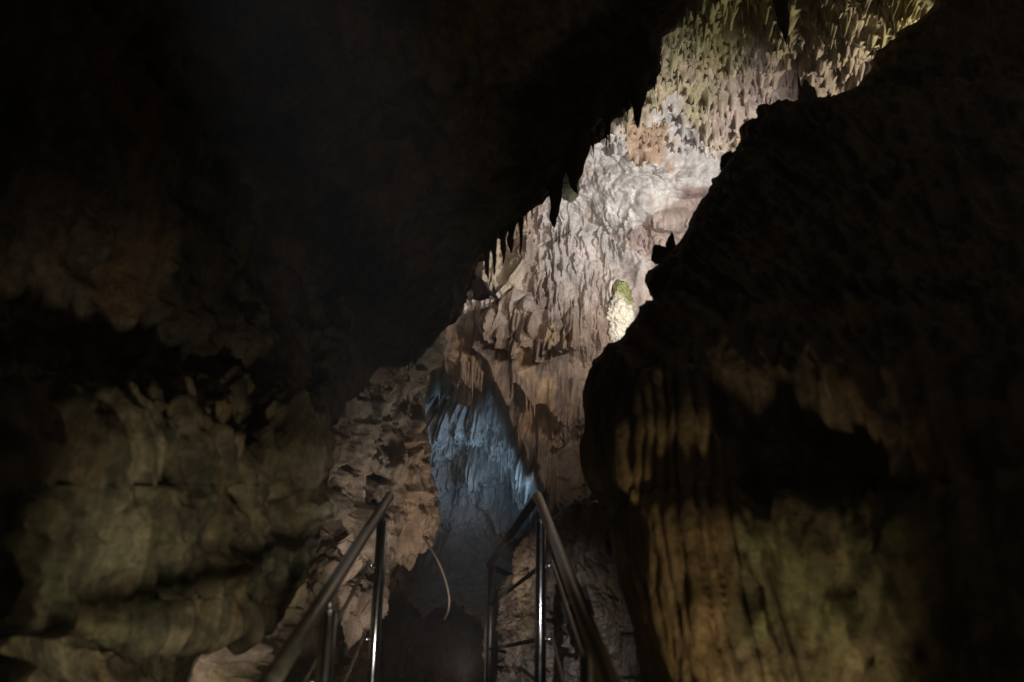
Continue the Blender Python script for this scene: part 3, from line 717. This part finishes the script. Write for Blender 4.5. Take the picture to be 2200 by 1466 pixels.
# ================================================================== stair and railings
VX, VY = 1036.0, 757.0
KD = 0.78 * FPX
def lrail(y): return UP(VX - 0.643 * (y - VY), y, KD / (y - VY))
def rrail(y): return UP(VX + 0.3865 * (y - VY), y, KD / (y - VY))
DN = np.array([0, 0, -1.0])
UPZ = np.array([0, 0, 1.0])
def tube(name, pts, r, mat, parent, n=18, **kw):
    V, l, s_ = tube_mesh(name, pts, r, n)
    return link(name, mesh_arrays(name, V - np.array(parent.location) if parent else V, loops=l, sizes=s_), mat, parent=parent, **kw)
def arc(a, b, c, r, n=8):
    """path a-b-c with the corner at b rounded"""
    a, b, c = map(np.asarray, (a, b, c)); u = (a - b) / np.linalg.norm(a - b); v = (c - b) / np.linalg.norm(c - b)
    p, q = b + u * r, b + v * r; t = np.linspace(0, 1, n)[:, None]
    return (1 - t) ** 2 * p + 2 * t * (1 - t) * b + t ** 2 * q
RT = 0.0245; RP = 0.028; RB = 0.0085
def solve_depth(px, py, z):
    r = UP(px, py, np.array(1.0)) - CAM; return (z - CAM[2]) / r[2]

Ltop, Lbot = lrail(1066.), lrail(2250.)
Rtop, Rbot = rrail(1066.), rrail(2250.)
out_l = (Ltop - Rtop); out_l[2] = 0; out_l /= np.linalg.norm(out_l); out_r = -out_l

left = empty('handrail', Lbot, 'left steel stair handrail with posts and two thin bars, ending free at the top', 'railing', None)
tube('top_rail', np.concatenate([[Lbot], [Ltop]]), RT, M_rail, left)
tube('end_cap', [Ltop, Ltop + (Ltop - Lbot) / np.linalg.norm(Ltop - Lbot) * 0.012], [RT * 1.02, RT * 0.6], M_rail, left)
right = empty('handrail', Rbot, 'right steel stair handrail with posts and thin bars, joining the landing rail at its top', 'railing', None)
tube('top_rail', np.concatenate([[Rbot], [Rtop]]), RT, M_rail, right)

def post(parent, p, h=1.02, stub=(0.30, 0.65), outv=out_l):
    q = p + DN * h
    po = tube('post', [q, p + DN * 0.075], RP, M_steel, parent, 24)
    cap = tube('post_pin', [p + DN * 0.085, p + DN * 0.01], 0.007, M_steel, parent)
    V, l, s_ = tube_mesh('c', [p + DN * 0.078, p + DN * 0.070], [RP * 1.04, RP * 0.7], 24)
    link('post_cap', mesh_arrays('post_cap', V - np.array(parent.location), loops=l, sizes=s_), M_steel, parent=parent)
    V, l, s_ = tube_mesh('b', [q + UPZ * 0.012, q], 0.05, 24)
    link('base_flange', mesh_arrays('base_flange', V - np.array(parent.location), loops=l, sizes=s_), M_steel, parent=parent)
    for dz in stub:
        a = p + DN * dz
        tube('bracket', [a + outv * (RP * 0.8), a + outv * 0.062], 0.008, M_steel, parent, 12)
for par, fn, ys2, ov in ((left, lrail, (1087, 1262, 1900), out_l), (right, rrail, (1087, 1349, 1950), out_r)):
    for y in ys2: post(par, fn(float(y)), outv=ov)
    A, Bq = fn(1080.), fn(2230.)
    for dz in (0.30, 0.65):
        tube('bar', [A + DN * dz + ov * 0.062, Bq + DN * dz + ov * 0.062], RB, M_rail, par, 12)

# landing rail going away from the top of the right handrail
zt = Rtop[2]
c1 = UP(1050, 1216, solve_depth(1050, 1216, zt)); c2 = UP(1116, 1245, solve_depth(1116, 1245, zt))
land = empty('handrail', c1 + DN * 1.0, 'dark landing railing beyond the top of the right handrail, turning back at a corner', 'railing', None)
path = [Rtop + DN * 0.0]
path = np.concatenate([[Rtop + (Rtop - c1) * 0.0], arc(Rtop, c1, c2, 0.06), [c2]])
tube('top_rail', path, RT, M_iron, land)
link('elbow', mesh_arrays('elbow', *[(lambda t: t[0] - np.array(land.location))(tube_mesh('e', arc(Rbot + (Rtop - Rbot) * 0.985, Rtop, Rtop + (c1 - Rtop) * 0.04, 0.05), RT * 1.03, 18))], loops=tube_mesh('e', arc(Rbot + (Rtop - Rbot) * 0.985, Rtop, Rtop + (c1 - Rtop) * 0.04, 0.05), RT * 1.03, 18)[1], sizes=tube_mesh('e', arc(Rbot + (Rtop - Rbot) * 0.985, Rtop, Rtop + (c1 - Rtop) * 0.04, 0.05), RT * 1.03, 18)[2]), M_rail, parent=land)
pc = c1 + (c2 - c1) * 0.10
tube('post', [pc + DN * 1.02, pc], 0.030, M_iron, land)
tube('post', [c2 + DN * 1.02, c2 + DN * 0.0], 0.022, M_iron, land)
p0 = rrail(1087.)
for dz in (0.30, 0.65, 0.78):
    if dz < 0.7: tube('bar', [p0 + DN * dz, pc + DN * dz], 0.012, M_iron, land, 12)
    tube('bar', [pc + DN * dz, c2 + DN * dz], 0.014, M_iron, land, 12)

# stair: two stringers, treads, landing plate
base = np.array([0, 0, 0.0])
yA, yB = 0.3, float(Ltop[1]) + 0.05
zL = Ltop[2] - 1.02
cx = (Ltop[0] + Rtop[0]) / 2; hw = abs(Ltop[0] - Rtop[0]) / 2 + 0.06
slope = (Ltop[2] - Lbot[2]) / (Ltop[1] - Lbot[1])
z_at = lambda y: zL + slope * (y - yB)
yA = yB - (zL - 0.02) / slope
stair = empty('staircase', (cx, yA, 0), 'metal stair between the two handrails climbing into the cave', 'staircase')
so = np.array(stair.location)
for sx in (-1, 1):
    mid = np.array([cx + sx * (hw + 0.02), (yA + yB) / 2, (z_at(yA) + z_at(yB)) / 2 - 0.05]) - so
    dvec = np.array([0, yB - yA, z_at(yB) - z_at(yA)]) / 2
    nv = np.array([0, -dvec[2], dvec[1]]); nv = nv / np.linalg.norm(nv) * 0.1
    g = box_geo(mid, np.array([0.012, 0, 0]), dvec, nv)
    link('stringer', mesh_arrays('stringer', g[0], loops=g[1], sizes=g[2], smooth=False), M_iron, parent=stair)
nst = 11
for i in range(nst):
    y = yA + (i + 0.5) * (yB - yA) / nst; z = z_at(yA + (i + 1) * (yB - yA) / nst) - 0.02
    g = box_geo(np.array([cx, y, z]) - so, np.array([hw, 0, 0]), np.array([0, 0.15, 0]), np.array([0, 0, 0.015]))
    link('tread', mesh_arrays('tread', g[0], loops=g[1], sizes=g[2], smooth=False), M_iron, parent=stair)
g = box_geo(np.array([cx - 0.05, yB + 1.6, zL - 0.02]) - so, np.array([hw, 0, 0]), np.array([0, 1.58, 0]), np.array([0, 0, 0.02]))
link('landing', mesh_arrays('landing', g[0], loops=g[1], sizes=g[2], smooth=False), M_iron, parent=stair)

# hanging cable
cpts = cr1(np.array([UP(x, y, d) for x, y, d in [(900, 1140, 7.95), (908, 1152, 7.9), (925, 1178, 7.8), (944, 1212, 7.7), (958, 1250, 7.7), (965, 1285, 7.7), (963, 1312, 7.75), (954, 1332, 8.0)]]), 48)
V, l, s_ = tube_mesh('cable', cpts, 0.0095, 12)
link('cable', mesh_arrays('cable', V, loops=l, sizes=s_), M_cable, label='pale tan cable curving down in front of the dark hollow at centre', cat='cable')

# black angular box shapes behind the right rail
fl = empty('black_box', UP(1238, 1300, 5.6), 'black angular box standing on the mound behind the right handrail', 'black_box')
fo = np.array(fl.location); k2 = 5.6 / FPX
ex = (R_ * 0.9 + U_ * 0.3); ex /= np.linalg.norm(ex); ez = np.cross(ex, F_); 
def bevel_box(c, a, b_, c_, bev=0.18):
    n = []
    pts = [(-1, -1 + bev), (-1, 1 - bev), (-1 + bev, 1), (1 - bev, 1), (1, 1 - bev), (1, -1 + bev), (1 - bev, -1), (-1 + bev, -1)]
    V = [c + a * x + b_ * y - c_ for x, y in pts] + [c + a * x + b_ * y + c_ for x, y in pts]
    lo = []; sz = []
    for j in range(8): lo += [j, (j + 1) % 8, 8 + (j + 1) % 8, 8 + j]; sz.append(4)
    lo += list(range(8))[::-1]; sz.append(8); lo += list(range(8, 16)); sz.append(8)
    return np.array(V), lo, sz
g = bevel_box(np.zeros(3) + R_ * (-8 * k2) + U_ * (-10 * k2), ex * 22 * k2, -ez * 18 * k2, F_ * 0.06)
link('large_box', mesh_arrays('large_box', g[0], loops=g[1], sizes=g[2], smooth=False), M_black, parent=fl)
g = bevel_box(np.zeros(3) + R_ * (14 * k2) + U_ * (24 * k2), ex * 12 * k2, -ez * 10 * k2, F_ * 0.05)
link('small_box', mesh_arrays('small_box', g[0], loops=g[1], sizes=g[2], smooth=False), M_black, parent=fl)
V, l, s_ = tube_mesh('b', [R_ * (-8 * k2) + U_ * (-26 * k2), R_ * (-8 * k2) + U_ * (-90 * k2) + F_ * 0.05], 0.012, 10)
link('bracket', mesh_arrays('bracket', V, loops=l, sizes=s_), M_black, parent=fl)

# ================================================================== lamps
def spot(name, p, tgt, W, color, ang, blend=0.6, size=0.04):
    l = bpy.data.lights.new(name, 'SPOT'); l.energy = W; l.color = color; l.spot_size = math.radians(ang); l.spot_blend = blend; l.shadow_soft_size = size
    o = bpy.data.objects.new(name, l); COL.objects.link(o); o.location = p
    o.rotation_euler = (Vector(tgt) - Vector(p)).to_track_quat('-Z', 'Y').to_euler(); return o
T = lambda x, y, d: UP(np.array(float(x)), np.array(float(y)), np.array(float(d)))
spot('key_spot', T(1880, 500, 7.0), T(1320, 420, 10.3), 620, (1.0, 0.96, 0.92), 74, 1.0, 0.10)
spot('ceiling_spot', T(2120, 230, 8.2), T(1620, 90, 9.2), 76, (1.0, 0.93, 0.70), 125, 0.8, 0.06)
spot('wall_spot', T(1470, 690, 6.3), T(1150, 600, 10.3), 215, (1.0, 0.87, 0.77), 70, 1.0, 0.12)
spot('moss_spot', T(1490, 640, 6.1), T(1338, 670, 7.6), 4.2, (1.0, 0.97, 0.86), 50, 0.8, 0.03)
spot('blue_spot', T(1120, 1110, 10.8), T(1005, 960, 12.4), 66, (0.50, 0.75, 1.0), 78, 1.0, 0.3)
spot('warm_spot', T(1010, 1460, 6.2), T(890, 1060, 8.6), 55, (1.0, 0.86, 0.72), 92, 0.9, 0.08)
spot('left_wall_spot', T(1000, 1720, 1.9), T(330, 1300, 3.0), 36, (1.0, 0.88, 0.62), 68, 1.0, 0.05)
spot('low_fill_spot', T(760, 1800, 3.4), T(590, 1380, 6.0), 130, (1.0, 0.88, 0.72), 60, 1.0, 0.05)  # added lamp, brightens the pale rocks low on the left
spot('right_wall_spot', T(1660, 2000, 2.0), T(1570, 1330, 2.9), 17, (1.0, 0.78, 0.46), 96, 1.0, 0.05)
spot('stair_spot', CAM + np.array([-0.4, -0.3, 1.2]), T(1030, 1350, 5.1), 600, (0.93, 0.95, 1.0), 17, 0.8, 0.02)

# thin haze volume added for a glow around the bright gap
hz = bpy.data.materials.new('glow_haze'); hz.use_nodes = True; hn = hz.node_tree.nodes
hn.remove(hn['Principled BSDF']); pv = hn.new('ShaderNodeVolumePrincipled'); pv.inputs['Color'].default_value = (0.9, 0.9, 0.9, 1)
pv.inputs['Density'].default_value = 0.011; pv.inputs['Anisotropy'].default_value = 0.2
hz.node_tree.links.new(pv.outputs['Volume'], hn['Material Output'].inputs['Volume'])
g = box_geo((0, 4.5, 4.6), np.array([10.5, 0, 0]), np.array([0, 12, 0]), np.array([0, 0, 6.4]))
link('haze', mesh_arrays('haze', g[0], loops=g[1], sizes=g[2], smooth=False), hz, kind='stuff')

w = bpy.data.worlds.new('World'); scene.world = w; w.use_nodes = True
bg = w.node_tree.nodes['Background']; bg.inputs['Color'].default_value = (1.0, 0.85, 0.66, 1); bg.inputs['Strength'].default_value = 0.034

# ================================================================== render settings
scene.view_settings.view_transform = 'Standard'; scene.view_settings.look = 'None'
scene.view_settings.exposure = 0; scene.view_settings.gamma = 1
scene.cycles.max_bounces = 5; scene.cycles.diffuse_bounces = 3; scene.cycles.glossy_bounces = 3
scene.cycles.use_denoising = True
try: scene.cycles.denoiser = 'OPENIMAGEDENOISE'
except Exception: pass
scene.cycles.sample_clamp_indirect = 4
